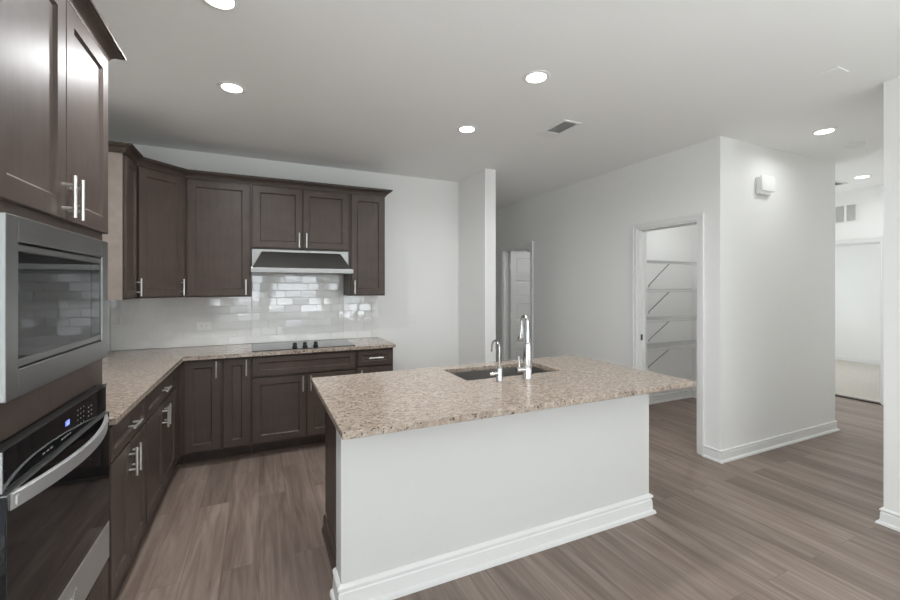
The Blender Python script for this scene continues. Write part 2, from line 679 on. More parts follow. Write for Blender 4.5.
baseboard('baseboard_back', [(2.2, YB), (1.24, YB)])
baseboard('baseboard_alcove', [(2.335, END), (2.335, 3.878), (2.2, 3.878), (2.2, YB)])
baseboard('baseboard_pantry', [(XR, PD[1] + .063), (XR, HD[0] - .063)])
baseboard('baseboard_hall', [(XE, 3.81), (XE, YH), (XR, YH), (XR, PD[0] - .057)])
baseboard('baseboard_right', [(XR, REAR_Y), (XR, YH2), (XF, YH2)])
baseboard('baseboard_far', [(XF, YH2), (XF, FD[0] - .062)])
baseboard('baseboard_pantry_inner', [(XE - .115, YH + .115), (XE - .115, 3.694), (XR + .115, 3.694)])
baseboard('baseboard_bedroom', [(10.55, 0), (10.55, 5.2)])
baseboard('baseboard_rear', [(XL, -0.45), (XL, REAR_Y), (2.14, REAR_Y)])

# door casings: boards round an opening in a wall whose room side faces -X at x = c
ti = 1


def casing_x(c, y0, y1, zt, w=.056, side=-1):
    global ti
    s = side
    mb = MB()
    def bd(ya, yb, za, zb, d):
        x0, x1 = sorted((c, c + s * d))
        mb.box(x0, x1, ya, yb, za, zb, .002, 1)
    # two steps: thin inner fillet, thicker outer bead
    bd(y0 - w, y0 - w + .022, 0, zt + w, .019)
    bd(y0 - w + .022, y0, 0, zt, .013)
    bd(y1 + w - .022, y1 + w, 0, zt + w, .019)
    bd(y1, y1 + w - .022, 0, zt, .013)
    bd(y0 - w + .022, y1 + w - .022, zt + w - .022, zt + w, .019)
    bd(y0 - w + .022, y1 + w - .022, zt, zt + w - .022, .013)
    o = struct('trim_%d' % ti, mb, M['trim'])
    ti += 1
    return o


def jamb_x(c0, c1, y0, y1, zt):
    global ti
    t = .016
    mb = MB()
    mb.box(c0, c1, y0, y0 + t, 0, zt)
    mb.box(c0, c1, y1 - t, y1, 0, zt)
    mb.box(c0, c1, y0 + t, y1 - t, zt - t, zt)
    cm = (c0 + c1) / 2
    mb.box(cm, cm + .03, y0 + t, y0 + t + .01, 0, zt - t)     # door stops
    mb.box(cm, cm + .03, y1 - t - .01, y1 - t, 0, zt - t)
    mb.box(cm, cm + .03, y0 + t, y1 - t, zt - t - .01, zt - t)
    o = struct('trim_%d' % ti, mb, M['trim'])
    ti += 1
    return o


casing_x(XR, PD[0], PD[1], PD[3])
pj = jamb_x(XR, XR + .115, PD[0], PD[1], PD[3])
sp = MB().box(XR + .028, XR + .058, PD[1] - .0175, PD[1] - .0155, .925, .985)
sp.build('strike_plate', M['grille_dark'], pj)
casing_x(XR, HD[0], HD[1], HD[3])
jamb_x(XR, XR + .115, HD[0], HD[1], HD[3])
casing_x(XF, FD[0], FD[1], FD[3])
jamb_x(XF, XF + .12, FD[0], FD[1], FD[3])
o = struct('trim_%d' % ti, MB().box(XF - .005, XF + .075, FD[0], FD[1], 0, .016, .004, 1), M['strip'])
ti += 1


# ------------------------------------------------------------------ panel doors (shared by cabinets and the passage door)
def panel(mb, x0, x1, z0, z1, t, fw, y=0.0, dep=.010, bevel=.009):
    """framed panel, front towards -y, back plane at y, thickness t"""
    fx = min(fw, (x1 - x0) * .32)
    fz = min(fw, (z1 - z0) * .32)
    prof = [(0, 0, y), (0, 0, y - t + .002), (.002, .002, y - t), (fx, fz, y - t), (fx + .003, fz + .003, y - t + .004),
            (fx + bevel, fz + bevel, y - t + dep)]
    rings = []
    for ix, iz, yy in prof:
        rings.append([(x0 + ix, yy, z0 + iz), (x1 - ix, yy, z0 + iz), (x1 - ix, yy, z1 - iz), (x0 + ix, yy, z1 - iz)])
    mb.loft(rings)
    return mb


def pull(mb, x, z, yf, vertical=True, L=.138, cc=.076, r=.0063, so=.032):
    """bar pull in front of plane yf"""
    y = yf - so
    if vertical:
        mb.tube([(x, y, z - L / 2), (x, y, z + L / 2)], r, 14)
        for s in (-1, 1):
            mb.tube([(x, yf + .001, z + s * cc / 2), (x, y, z + s * cc / 2)], r * .8, 10)
    else:
        mb.tube([(x - L / 2, y, z), (x + L / 2, y, z)], r, 14)
        for s in (-1, 1):
            mb.tube([(x + s * cc / 2, yf + .001, z), (x + s * cc / 2, y, z)], r * .8, 10)
    return mb


def add_door(root, x0, x1, z0, z1, handle=None, name='door', fw=.058, vertical=True, yoff=0.0):
    t = .02
    d = panel(MB(), x0, x1, z0, z1, t, fw, yoff - .0015).build(name, M['wood'], root)
    if handle:
        hx, hz = handle
        h = pull(MB(), hx, hz, yoff - .0015 - t, vertical).build('handle', M['nickel'], d, 40)
        h['label'] = 'brushed nickel bar handle'
    return d


# ------------------------------------------------------------------ base cabinets
G = .006
BASE_TOP = .884


def base_carcass(root, w, dep, toe_in=.075, left_ext=0, right_ext=0):
    mb = MB().box(0, w, 0, dep, .112, BASE_TOP)
    mb.box(0 - left_ext, w + right_ext, toe_in, dep, 0, .112)
    return mb.build('carcass', M['wood'], root)


# left run (faces +X): local x -> world +Y
LX = -.595     # carcass face of the left run
rz = pi / 2
DEPL = LX - XL - .003


def left_base(y0, y1, label):
    w = y1 - y0
    t = thing('base_cabinet', label, 'cabinet', (LX, y0, 0), rz, 'base cabinets')
    base_carcass(t, w, DEPL, .018)
    m = w / 2
    add_door(t, .012, w - .012, .722, .872, (m, .797), 'drawer', .042, False)
    add_door(t, .012, m - G / 2, .135, .708, (m - .033, .622))
    add_door(t, m + G / 2, w - .012, .135, .708, (m + .033, .622))
    return t


left_base(2.203, 2.822, 'dark wood base cabinet with wide drawer over two doors, right beside the wall oven')
left_base(2.824, 3.735, 'dark base cabinet with drawer over two doors, nearest the inside corner')
# filler at the corner and toe shoe
BY = 3.925      # carcass face of the back run


def back_base(x0, x1, label, kind):
    w = x1 - x0
    t = thing('base_cabinet', label, 'cabinet', (x0, BY, 0), 0, 'base cabinets')
    mb = base_carcass(t, w, YB - BY - .003, .10)
    if kind == 'full_right':
        add_door(t, .012, w - .012, .135, .872, (w - .038, .795))
    elif kind == 'corner':
        add_door(t, .047, w - .012, .135, .872, (w - .038, .795))
    elif kind == 'cooktop':
        m = w / 2
        add_door(t, .010, w - .014, .705, .868, None, 'drawer_front', .045)
        add_door(t, .010, m - G / 2, .135, .690, (m - .033, .615))
        add_door(t, m + G / 2, w - .014, .135, .690, (m + .033, .615))
    elif kind == 'drawer_door':
        add_door(t, .014, w - .012, .722, .868, (w / 2, .797), 'drawer', .042, False)
        add_door(t, .014, w - .012, .135, .706, (.042, .622))
    return t


back_base(-.593, -.281, 'corner base cabinet, full height dark door beside the left run', 'corner')
back_base(-.279, -.060, 'narrow dark base cabinet with one tall door, left of the cooktop cabinet', 'full_right')
back_base(-.058, .832, 'wide dark base cabinet with long drawer front under the cooktop', 'cooktop')
back_base(.834, 1.193, 'dark base cabinet with small drawer, right end of the back wall run', 'drawer_door')
tag(MB().box(LX - .3, LX + .02, 3.737, BY - .022, .112, BASE_TOP).box(LX - .3, LX - .018, 3.737, BY - .022, 0, .112).box(LX+.002, LX + .02, BY - .022, BY - .002, .112, BASE_TOP)
    .build('corner_filler', M['wood']), 'dark wood filler strip closing the inside corner between the base cabinet runs', 'filler')

QR = [(0, 0), (.016, 0), (.015, .006), (.011, .011), (.006, .015), (0, .016)]
struct('trim_%d' % ti, MB().sweep([(1.193, BY + .10), (LX - .02, BY + .10)], QR), M['shoe'])
ti += 1

# ------------------------------------------------------------------ worktops
CT = .914
mb = MB().prism([(XL + .002, 2.204), (-.553, 2.204), (-.553, 3.882), (1.208, 3.882), (1.208, YB - .002), (XL + .002, YB - .002)],
                BASE_TOP, CT, .0035)
tag(mb.build('countertop', M['granite']), 'beige speckled granite L-shaped worktop along the left and back walls', 'countertop')

# island worktop with a sink cut-out
IX0, IX1, IY0, IY1 = .29, 2.350, 1.617, 2.672
SX0, SX1, SY0, SY1 = 1.130, 1.842, 2.205, 2.56


def slab_hole(x0, x1, y0, y1, hx0, hx1, hy0, hy1, z0, z1, bev):
    bm = bmesh.new()
    xs = [x0, hx0, hx1, x1]
    ys = [y0, hy0, hy1, y1]
    V = {}
    for k, z in enumerate((z0, z1)):
        for i, x in enumerate(xs):
            for j, y in enumerate(ys):
                V[i, j, k] = bm.verts.new((x, y, z))
    for i in range(3):
        for j in range(3):
            if i == 1 and j == 1: continue
            bm.faces.new([V[i, j, 1], V[i + 1, j, 1], V[i + 1, j + 1, 1], V[i, j + 1, 1]])
            bm.faces.new([V[i, j, 0], V[i, j + 1, 0], V[i + 1, j + 1, 0], V[i + 1, j, 0]])
    for i in range(3):
        for j in (0, 3):
            bm.faces.new([V[i, j, 0], V[i + 1, j, 0], V[i + 1, j, 1], V[i, j, 1]])
            bm.faces.new([V[j, i, 0], V[j, i + 1, 0], V[j, i + 1, 1], V[j, i, 1]])
    for a, b in (((1, 1), (2, 1)), ((2, 1), (2, 2)), ((2, 2), (1, 2)), ((1, 2), (1, 1))):
        bm.faces.new([V[a[0], a[1], 0], V[b[0], b[1], 0], V[b[0], b[1], 1], V[a[0], a[1], 1]])
    bmesh.ops.recalc_face_normals(bm, faces=bm.faces[:])
    ed = [e for e in bm.edges if len(e.link_faces) == 2 and e.calc_face_angle(0) > 1]
    bmesh.ops.bevel(bm, geom=ed, offset=bev, segments=3, affect='EDGES', profile=.5)
    return bm


mb = MB()
mb.add(slab_hole(IX0, IX1, IY0, IY1, SX0, SX1, SY0, SY1, BASE_TOP, CT, .0035))
tag(mb.build('countertop', M['granite']), 'beige speckled granite worktop on the white island, cut out for the sink', 'countertop')

# ------------------------------------------------------------------ island body
isl = thing('kitchen_island', 'kitchen island with white front wall and dark wood cabinet end', 'island', (.337, 1.915, 0))
PX0, PX1, PY0, PY1 = .337, 2.315, 1.915, 2.045
L = isl.location
mb = MB().box(PX0, PX1, PY0, PY1, 0, BASE_TOP, .004, 2)
o = mb.build('front_wall', M['island_paint'], isl, loc=L); o.location = (0, 0, 0)
o['label'] = 'white painted island front wall'
ISB = [(0, 0), (.030, 0), (.030, .010), (.026, .020), (.016, .026), (.013, .084), (.008, .090), (.009, .096),
       (.017, .102), (.017, .112), (.012, .118), (.004, .124), (0, .124)]
mb = MB().sweep([(PX1, PY1), (PX1, PY0), (PX0, PY0), (PX0, PY1)], ISB)
o = mb.build('baseboard', M['trim'], isl, 30, loc=L); o.location = (0, 0, 0)
o['label'] = 'white moulded island baseboard'
CX0, CX1, CY0, CY1 = .365, 2.290, PY1, 2.600
# carcass open in the middle so the sink bowl can hang in it
mb = MB()
mb.box(CX0, 1.10, CY0, CY1, .112, BASE_TOP)
mb.box(1.89, CX1, CY0, CY1, .112, BASE_TOP)
mb.box(1.10, 1.89, CY1 - .02, CY1, .112, BASE_TOP)
mb.box(1.10, 1.89, CY0, CY0 + .02, .112, BASE_TOP)
mb.box(1.10, 1.89, CY0 + .02, CY1 - .02, .112, .13)
mb.box(CX0, CX1, CY0, CY1 - .075, 0, .112)
o = mb.build('carcass', M['wood'], isl, loc=L); o.location = (0, 0, 0)
mb = MB().sweep([(CX0, PY1), (CX0, CY1)][::1], [(0, 0), (.022, 0), (.021, .012), (.012, .024), (.011, .082), (.006, .092), (0, .096)])
o = mb.build('toe_moulding', M['wood'], isl, loc=L); o.location = (0, 0, 0)
# doors on the working side of the island (face +Y)
wl = CX1 - CX0
edges = [0, .46, 1.10 - CX0 - .02, 1.89 - CX0 + .02, wl]
for a, b in ((edges[0], edges[1]), (edges[1], edges[2]), (edges[2], (edges[2] + edges[3]) / 2), ((edges[2] + edges[3]) / 2, edges[3]), (edges[3], edges[4])):
    m4 = Matrix.Translation((CX1 - PX0, CY1 - PY0, 0)) @ Matrix.Rotation(pi, 4, 'Z')
    mb = panel(MB(), wl - b + .008, wl - a - .008, .135, .872, .02, .058, -.0015)
    o = mb.build('door', M['wood'], isl)
    o.data.transform(m4)

# ------------------------------------------------------------------ sink and faucets
SD = .215
snk = MB()
zt = BASE_TOP - .0005
t_ = .004
a0, a1, b0, b1 = SX0 - .006, SX1 + .006, SY0 - .006, SY1 + .006


def rr(x0, x1, y0, y1, r, z, n=6):
    pts = []
    for cx, cy, a in ((x1 - r, y0 + r, -pi / 2), (x1 - r, y1 - r, 0), (x0 + r, y1 - r, pi / 2), (x0 + r, y0 + r, pi)):
        for k in range(n + 1):
            an = a + pi / 2 * k / n
            pts.append((cx + r * cos(an), cy + r * sin(an), z))
    return pts


rings = [rr(a0 - .02, a1 + .02, b0 - .02, b1 + .02, .02, zt - .003), rr(a0 - .02, a1 + .02, b0 - .02, b1 + .02, .02, zt), rr(a0, a1, b0, b1, .02, zt), rr(a0 + .006, a1 - .006, b0 + .006, b1 - .006, .02, zt - SD + .02),
         rr(a0 + .03, a1 - .03, b0 + .03, b1 - .03, .02, zt - SD),
         rr(a0 + .02, a1 - .02, b0 + .02, b1 - .02, .02, zt - SD - .003), rr(a0 + .002, a1 - .002, b0 + .002, b1 - .002, .02, zt - SD + .015), rr(a0 - .003, a1 + .003, b0 - .003, b1 + .003, .02, zt - .003)]
snk.loft(rings[1:5], False, True)
snk.loft(rings[5:8] + [rings[0]], True, False)
snk.loft([rings[0], rings[1]], False, False)
sk = thing('sink', 'undermount stainless steel sink bowl set into the island worktop', 'sink', ((SX0 + SX1) / 2, (SY0 + SY1) / 2, zt - SD))
o = snk.build('bowl', M['sink_steel'], sk, 40, loc=sk.location); o.location = (0, 0, 0)
mb = MB().lathe([(.001, .0), (.045, .0), (.045, .004), (.036, .005), (.030, .002), (.001, .002)], (0, 0, .0003))
mb.build('drain', M['chrome'], sk, 40)


def arc(c, r, a0, a1, n, d):
    """arc in the vertical plane containing direction d (2-D)"""
    return [(c[0] + d[0] * r * cos(a0 + (a1 - a0) * k / n), c[1] + d[1] * r * cos(a0 + (a1 - a0) * k / n),
             c[2] + r * sin(a0 + (a1 - a0) * k / n)) for k in range(n + 1)]


# main pull-down faucet
FX, FY = 1.500, 2.118
f = thing('kitchen_faucet', 'tall chrome pull-down faucet with side lever behind the island sink', 'faucet', (FX, FY, CT))
mb = MB().lathe([(.030, 0), (.030, .006), (.0275, .010), (.0272, .07), (.0255, .13), (.0225, .195), (.0210, .208), (.0165, .212), (.0145, .218), (.0140, .30)], (0, 0, 0))
mb.build('body', M['chrome'], f, 40)
r = .030
pts = [(0, 0, .298), (0, 0, .325)] + arc((0, r, .346), r, pi, 0, 14, (0, 1))[0:] + [(0, 2 * r + .002, .326)]
MB().tube(pts, .0112, 16).build('spout', M['chrome'], f, 40)
sx = 2 * r + .002
mb = MB().tube([(0, sx, .322), (0, sx + .001, .310), (0, sx + .004, .27), (0, sx + .008, .235), (0, sx + .009, .225)],
               [.0125, .0135, .0165, .0205, .019], 20)
mb.build('spray_head', M['chrome'], f, 40)
mb = MB().tube([(-.02, 0, .052), (-.070, 0, .054), (-.078, 0, .054)], [.0165, .0165, .013], 18)
hb = mb.build('handle', M['chrome'], f, 40)
MB().tube([(-.058, 0, .066), (-.060, .002, .10), (-.062, .004, .135)], [.006, .005, .0045], 12).build('lever', M['chrome'], hb, 40)

# filtered water tap
GX, GY = 1.288, 2.10
f = thing('drinking_water_tap', 'small slim chrome filtered-water tap with hooked spout beside the tall faucet', 'faucet', (GX, GY, CT))
mb = MB().lathe([(.022, 0), (.022, .004), (.019, .007), (.0175, .012), (.017, .075), (.015, .082), (.009, .088), (.0065, .095)], (0, 0, 0))
mb.build('body', M['chrome'], f, 40)
r = .042
pts = [(0, 0, .09), (0, 0, .16)] + arc((0, r, .195), r, pi, .12, 14, (0, 1)) + [(0, 2 * r + .003, .165)]
MB().tube(pts, .0060, 12).build('spout', M['chrome'], f, 40)
MB().tube([(-.012, 0, .05), (-.058, 0, .048), (-.064, 0, .048)], [.0105, .0105, .008], 14).build('handle', M['chrome'], f, 40)

# ------------------------------------------------------------------ backsplash tile
TY = YB - .009


def tile_field(origin, ux, uz, un, regions, jitter=.009):
    """regions: list of (s0, s1, z0, z1); tiles laid in running bond from z0"""
    mb = MB()
    bm = bmesh.new()
    tw, th, g = .1525, .0745, .0012
    for (s0, s1, z0, z1) in regions:
        row = 0
        z = z0
        while z < z1 - .003:
            zz1 = min(z + th, z1)
            s = s0 - (tw / 2 if row % 2 else 0)
            while s < s1 - .003:
                a, b = max(s, s0), min(s + tw, s1)
                if b - a > .006:
                    jx, jz = random.gauss(0, jitter), random.gauss(0, jitter)
                    cxs, czs = (a + b) / 2, (z + zz1) / 2
                    prof = ((0, 0.0005), (0, .0066), (.0010, .0075), (.0024, .0078))
                    rings = []
                    for ins, h in prof:
                        ring = []
                        for ps, pz in ((a + g / 2 + ins, z + g / 2 + ins), (b - g / 2 - ins, z + g / 2 + ins), (b - g / 2 - ins, zz1 - g / 2 - ins), (a + g / 2 + ins, zz1 - g / 2 - ins)):
                            hh = h + ((ps - cxs) * jx + (pz - czs) * jz if h > .002 else 0)
                            p = Vector(origin) + Vector(ux) * ps + Vector(uz) * pz + Vector(un) * hh
                            ring.append(bm.verts.new(p))
                        rings.append(ring)
                    for r0, r1 in zip(rings, rings[1:]):
                        for i in range(4):
                            bm.faces.new((r0[i], r0[(i + 1) % 4], r1[(i + 1) % 4], r1[i]))
                    bm.faces.new(rings[-1])
                s += tw
            z += th
            row += 1
    bmesh.ops.recalc_face_normals(bm, faces=bm.faces[:])
    mb.add(bm)
    return mb


UB = 1.382      # underside of the wall cabinets
HB = 1.826      # underside of the hood cabinets
bs = thing('tile_backsplash', 'glossy white subway tile backsplash on the back wall behind the cooktop', 'backsplash', (0, YB, CT))
mb = tile_field((0, YB - .0025, 0), (1, 0, 0), (0, 0, 1), (0, -1, 0),
                [(XL + .012, -.066, CT + .001, UB - .001), (-.066, .822, CT + .001, HB - .18), (.822, 1.205, CT + .001, UB - .001)])
o = mb.build('tiles', M['tile'], bs, loc=bs.location); o.location = (0, 0, 0)
mb = MB().box(XL + .012, 1.206, YB - .0065, YB - .0005, CT + .001, UB - .001).box(-.066, .822, YB - .0065, YB - .0005, UB - .001, HB - .18)
o = mb.build('grout', M['grout'], bs, loc=bs.location); o.location = (0, 0, 0)
bs = thing('tile_backsplash', 'glossy white tile backsplash strip on the left wall beside the oven cabinet', 'backsplash', (XL, 3, CT))
mb = tile_field((XL + .0025, 0, 0), (0, 1, 0), (0, 0, 1), (1, 0, 0), [(2.206, YB - .012, CT + .001, UB - .001)])
o = mb.build('tiles', M['tile'], bs, loc=bs.location); o.location = (0, 0, 0)
mb = MB().box(XL + .0005, XL + .0065, 2.206, YB - .012, CT + .001, UB - .001)
o = mb.build('grout', M['grout'], bs, loc=bs.location); o.location = (0, 0, 0)

# outlet lying on its side in the tile
ot = thing('wall_outlet', 'white horizontal wall outlet plate on the subway tile', 'outlet', (-.472, YB - .0105, 1.103))
MB().box(-.060, .060, -.006, 0, -.038, .038, .003).build('plate', M['white'], ot)
for s in (-.021, .021):
    MB().lathe([(.0165, -.009), (.0165, -.006)], (s, 0, 0), 20, 'Y').build('socket', M['white'], ot)
    q = MB()
    for dz in (-.006, .006):
        q.box(s - .003, s + .006, -.0096, -.0085, dz - .001, dz + .001)
    q.build('slot', M['grille_dark'], ot)
sw = thing('light_switch', 'white light switch plate on the wall right of the tile', 'switch', (1.622, YB - .0005, 1.112))
MB().box(-.036, .036, -.008, 0, -.058, .058, .003).build('plate', M['white'], sw)
MB().box(-.016, .016, -.013, -.008, -.032, .032, .002).build('rocker', M['white'], sw)

# ------------------------------------------------------------------ wall cabinets
UT = 2.412
UY = 4.205     # carcass face of the back wall cabinets


def upper(x0, x1, z0, label, doors, fdep=None):
    w = x1 - x0
    t = thing('wall_cabinet', label, 'cabinet', (x0, UY, z0), 0, 'wall cabinets')
    MB().box(0, w, 0, YB - UY - .012, 0, UT - z0).build('carcass', M['wood'], t)
    for d in doors:
        add_door(t, d[0], d[1], .012, UT - z0 - .012, (d[2], .068 + .02))
    return t


w1 = -.066 + .578
upper(-.578, -.067, UB, 'dark wood wall cabinet with one wide door, between corner cabinet and range hood', [(.016, w1 - .012, w1 - .012 - .03)])
wh = .822 + .065
t = upper(-.065, .822, HB, 'short dark two-door wall cabinet above the range hood',
          [(.012, wh / 2 - .003, wh / 2 - .033), (wh / 2 + .003, wh - .012, wh / 2 + .033)])
wr = 1.190 - .824
upper(.824, 1.190, UB, 'narrow dark wall cabinet right of the range hood, end of the row', [(.016, wr - .012, .046)])
# corner cabinet: diagonal face
LUX = -.872    # carcass face of the left wall cabinet
LUY0 = 3.615
CYL = UY - (-.580 - LUX)      # where the diagonal starts on the left run
cc = thing('corner_wall_cabinet', 'diagonal corner dark wood wall cabinet between left and back walls', 'cabinet', (LUX, CYL, UB), 0, 'wall cabinets')
g_ = .0115
poly = [(XL + g_, CYL + .0015), (LUX, CYL + .0015), (-.580, UY), (-.580, YB - g_), (XL + g_, YB - g_)]
o = MB().prism(poly, UB, UT).build('carcass', M['wood'], cc, loc=cc.location); o.location = (0, 0, 0)
dw = math.hypot(-.580 - LUX, UY - CYL)
d = panel(MB(), .020, dw - .020, .012, UT - UB - .012, .02, .058, -.0015).build('door', M['wood'], cc)
d.rotation_euler = (0, 0, pi / 4)
h = pull(MB(), dw - .020 - .030, .088, -.0215).build('handle', M['nickel'], d, 40)
h['label'] = 'brushed nickel bar handle'
# left wall cabinet
lw = CYL - LUY0
t = thing('wall_cabinet', 'narrow dark wall cabinet on the left wall, left of the diagonal corner cabinet', 'cabinet', (LUX, LUY0, UB), pi / 2, 'wall cabinets')
MB().box(0, lw - .001, 0, LUX - XL - .012, 0, UT - UB).build('carcass', M['wood'], t)
add_door(t, .012, lw - .014, .012, UT - UB - .012, (lw - .014 - .030, .088), fw=.05)
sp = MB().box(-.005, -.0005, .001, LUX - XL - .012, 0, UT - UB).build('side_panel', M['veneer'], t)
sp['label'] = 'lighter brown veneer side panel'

# crown moulding over all wall cabinets
CROWN = [(0, -.010), (.009, -.010), (.010, .001), (.017, .002), (.019, .008), (.024, .017), (.034, .027), (.047, .034), (.055, .036),
         (.056, .041), (.065, .042), (.066, .045), (.066, .053), (0, .053)]
cp = [(XL + .012, LUY0), (LUX, LUY0), (LUX, CYL), (-.580, UY), (1.190, UY), (1.190, YB - .002)]
cw = MB().sweep(cp[::-1], [(o_ + .0005, UT + .009 + z_) for o_, z_ in CROWN])
tag(cw.build('crown_moulding', M['wood'], smooth=30), 'dark wood crown moulding running along the top of the corner and back wall cabinets', 'moulding')

# ------------------------------------------------------------------ range hood
HX0, HX1 = -.062, .818
hd = thing('range_hood', 'stainless steel under-cabinet range hood with sloped visor above the cooktop', 'hood', ((HX0 + HX1) / 2, UY, 1.60))
MB().box(HX0, HX1, UY + .012, YB - .014, 1.648, HB - .001, .002, 1).build('body', M['steel'], hd, loc=hd.location).location = (0, 0, 0)
fr = MB()
zb, zt2 = 1.645, 1.800
yb, yt = 4.040, UY + .0115
fr.loft([[(HX0 + .008, yb, zb), (HX1 - .008, yb, zb), (HX1 - .008, UY + .0115, zb), (HX0 + .008, UY + .0115, zb)],
         [(HX0 + .085, yt - .012, zt2), (HX1 - .085, yt - .012, zt2), (HX1 - .085, UY + .0115, zt2), (HX0 + .085, UY + .0115, zt2)]])
fr.build('visor', M['steel'], hd, loc=hd.location).location = (0, 0, 0)
lp = MB().box(HX0 - .004, HX1 + .010, 4.028, 4.180, 1.600, 1.645, .003, 2)
lp.build('lip', M['steel'], hd, loc=hd.location).location = (0, 0, 0)
MB().box(HX0, HX1, 4.1805, YB - .014, 1.608, 1.6475).build('underside', M['steel'], hd, loc=hd.location).location = (0, 0, 0)

# ------------------------------------------------------------------ cooktop
ck = thing('cooktop', 'black glass electric cooktop with three front knobs set on the granite', 'cooktop', (.385, 4.20, CT))
MB().box(-.445, .445, -.255, .255, 0, .006, .002, 2).build('glass_top', M['black_glass'], ck)
for kx in (-.088, 0, .094):
    k = MB().lathe([(.024, .006), (.024, .013), (.019, .016), (.018, .042), (.015, .046), (.001, .046)], (kx, -.165, 0), 24)
    k.box(kx - .0045, kx + .0045, -.187, -.143, .036, .052, .001, 1)
    k.build('knob', M['knob'], ck, 40)
# ------------------------------------------------------------------ tall oven cabinet
TX = -.600
TY0, TY1 = 1.350, 2.200
tw = TY1 - TY0
TT = 2.435
tc = thing('oven_cabinet', 'tall dark wood cabinet housing the microwave and wall oven, two doors on top', 'cabinet', (TX, TY0, 0), pi / 2)
D = TX - XL - .003
AP0, AP1 = 1.388 - TY0, 2.126 - TY0      # appliance cut-out
mb = MB()
mb.box(0, .018, 0, D, .112, TT).box(tw - .018, tw, 0, D, .112, TT)
mb.box(.018, tw - .018, D - .01, D, .112, TT)
mb.box(.018, tw - .018, 0, D - .01, TT - .018, TT)
for z0, z1 in ((.112, .345), (1.076, 1.185), (1.664, 1.70)):
    mb.box(.018, tw - .018, 0, .02, z0, z1)
    mb.box(.018, tw - .018, .02, D - .01, (z0 + z1) / 2 - .009, (z0 + z1) / 2 + .009)
for z0, z1 in ((.345, 1.076), (1.185, 1.664)):
    mb.box(.018, AP0, 0, .02, z0, z1).box(AP1, tw - .018, 0, .02, z0, z1)
mb.box(.018, tw - .018, 0, .02, 2.415, TT - .018)
mb.box(tw / 2 - .02, tw / 2 + .02, 0, .02, 1.70, 2.415)
mb.box(0, tw, .05, D, 0, .112)
mb.build('carcass', M['wood'], tc)
m = tw / 2
add_door(tc, .006, m - .002, 1.696, 2.428, (m - .032, 1.768), fw=.062)
add_door(tc, m + .002, tw - .006, 1.696, 2.428, (m + .032, 1.768), fw=.062)
add_door(tc, .006, tw - .006, .135, .318, None, 'drawer', .05)
cw = MB().sweep([(TX, TY0), (TX, TY1), (XL + .003, TY1)][::-1], [(o_ + .0005, TT - .002 + z_) for o_, z_ in CROWN])
o = cw.build('crown_moulding', M['wood'], tc, 30)
o.data.transform(tc.matrix_basis.inverted() if False else (Matrix.Translation((TX, TY0, 0)) @ Matrix.Rotation(pi / 2, 4, 'Z')).inverted())

# ------------------------------------------------------------------ microwave with trim kit
mw = thing('microwave', 'built-in microwave in a stainless trim frame above the oven', 'microwave', (TX, 1.757, 1.188), pi / 2)
hw = .379
H = 1.659 - 1.190
yt = -.036
iw0, iw1, iz0, iz1 = -.318, .312, .072, .402       # trim opening
# local x along +Y, y depth, z up from 1.190
fr = MB()
fr.box(-hw, iw0, yt, -.001, 0, H, .003, 2).box(iw1, hw, yt, -.001, 0, H, .003, 2)
fr.box(iw0 - .003, iw1 + .003, yt, -.001, 0, iz0, .003, 2).box(iw0 - .003, iw1 + .003, yt, -.001, iz1, H, .003, 2)
fr.build('trim_frame', M['steel'], mw)
MB().box(iw0 + .004, iw1 - .004, .022, .40, iz0 + .004, iz1 - .004).box(iw0 + .002, iw1 - .002, -.006, .022, iz0 + .002, iz1 - .002).build('body', M['black'], mw)
g = .005
ds = MB()
ds.box(iw0 + g, iw1 - g, yt + .004, -.0065, iz1 - g - .020, iz1 - g, .002, 1)
ds.box(iw0 + g, iw1 - g, yt + .004, -.0065, iz0 + g, iz0 + g + .020, .002, 1)
dsb = ds.build('door', M['steel'], mw)
MB().box(iw0 + g, .206, yt + .005, -.0065, iz0 + g + .0205, iz1 - g - .0205, .001, 1).build('glass', M['black_glass'], dsb)
MB().box(.208, iw1 - g, yt + .005, -.0065, iz0 + g + .0205, iz1 - g - .0205, .001, 1).build('control_panel', M['black_glass'], mw)

# ------------------------------------------------------------------ wall oven
OX0 = -.386
ov = thing('wall_oven', 'black glass wall oven with bowed steel handle and blue clock', 'oven', (TX, 1.757, .352), pi / 2)
OT = 1.072 - .352
OS = .963 - .352
MB().box(-.362, .362, .001, .52, .002, OT - .006).box(-.374, .374, -.004, -.001, .002, OT - .003).build('body', M['black'], ov)
pn = MB().box(OX0, hw, -.030, -.0045, OS + .004, OT, .003, 2)
pnl = pn.build('control_panel', M['black_glass'], ov)
MB().box(OX0 - .0015, OX0 + .004, -.034, -.0045, OS + .006, OT - .001, .001, 1).build('end_cap', M['oven_side'], pnl)
MB().box(OX0, hw, -.034, -.006, OT - .0005, OT + .005, .002, 1).build('top_trim', M['black'], pnl)
# door: glass above a steel strip
dr = MB().box(OX0, hw, -.040, -.0045, .1605, OS - .002, .003, 2)
dro = dr.build('door', M['black_glass'], ov)
MB().box(OX0, hw, -.041, -.0045, .012, .160, .003, 2).build('lower_strip', M['handle_steel'], dro)
MB().box(OX0 - .0008, hw, -.0415, -.012, OS - .003, OS + .001, .001, 1).build('edge_trim', M['steel'], dro)
MB().box(-hw + .004, hw - .004, -.028, -.0045, 0.0, .010).build('vent_slot', M['black'], ov)
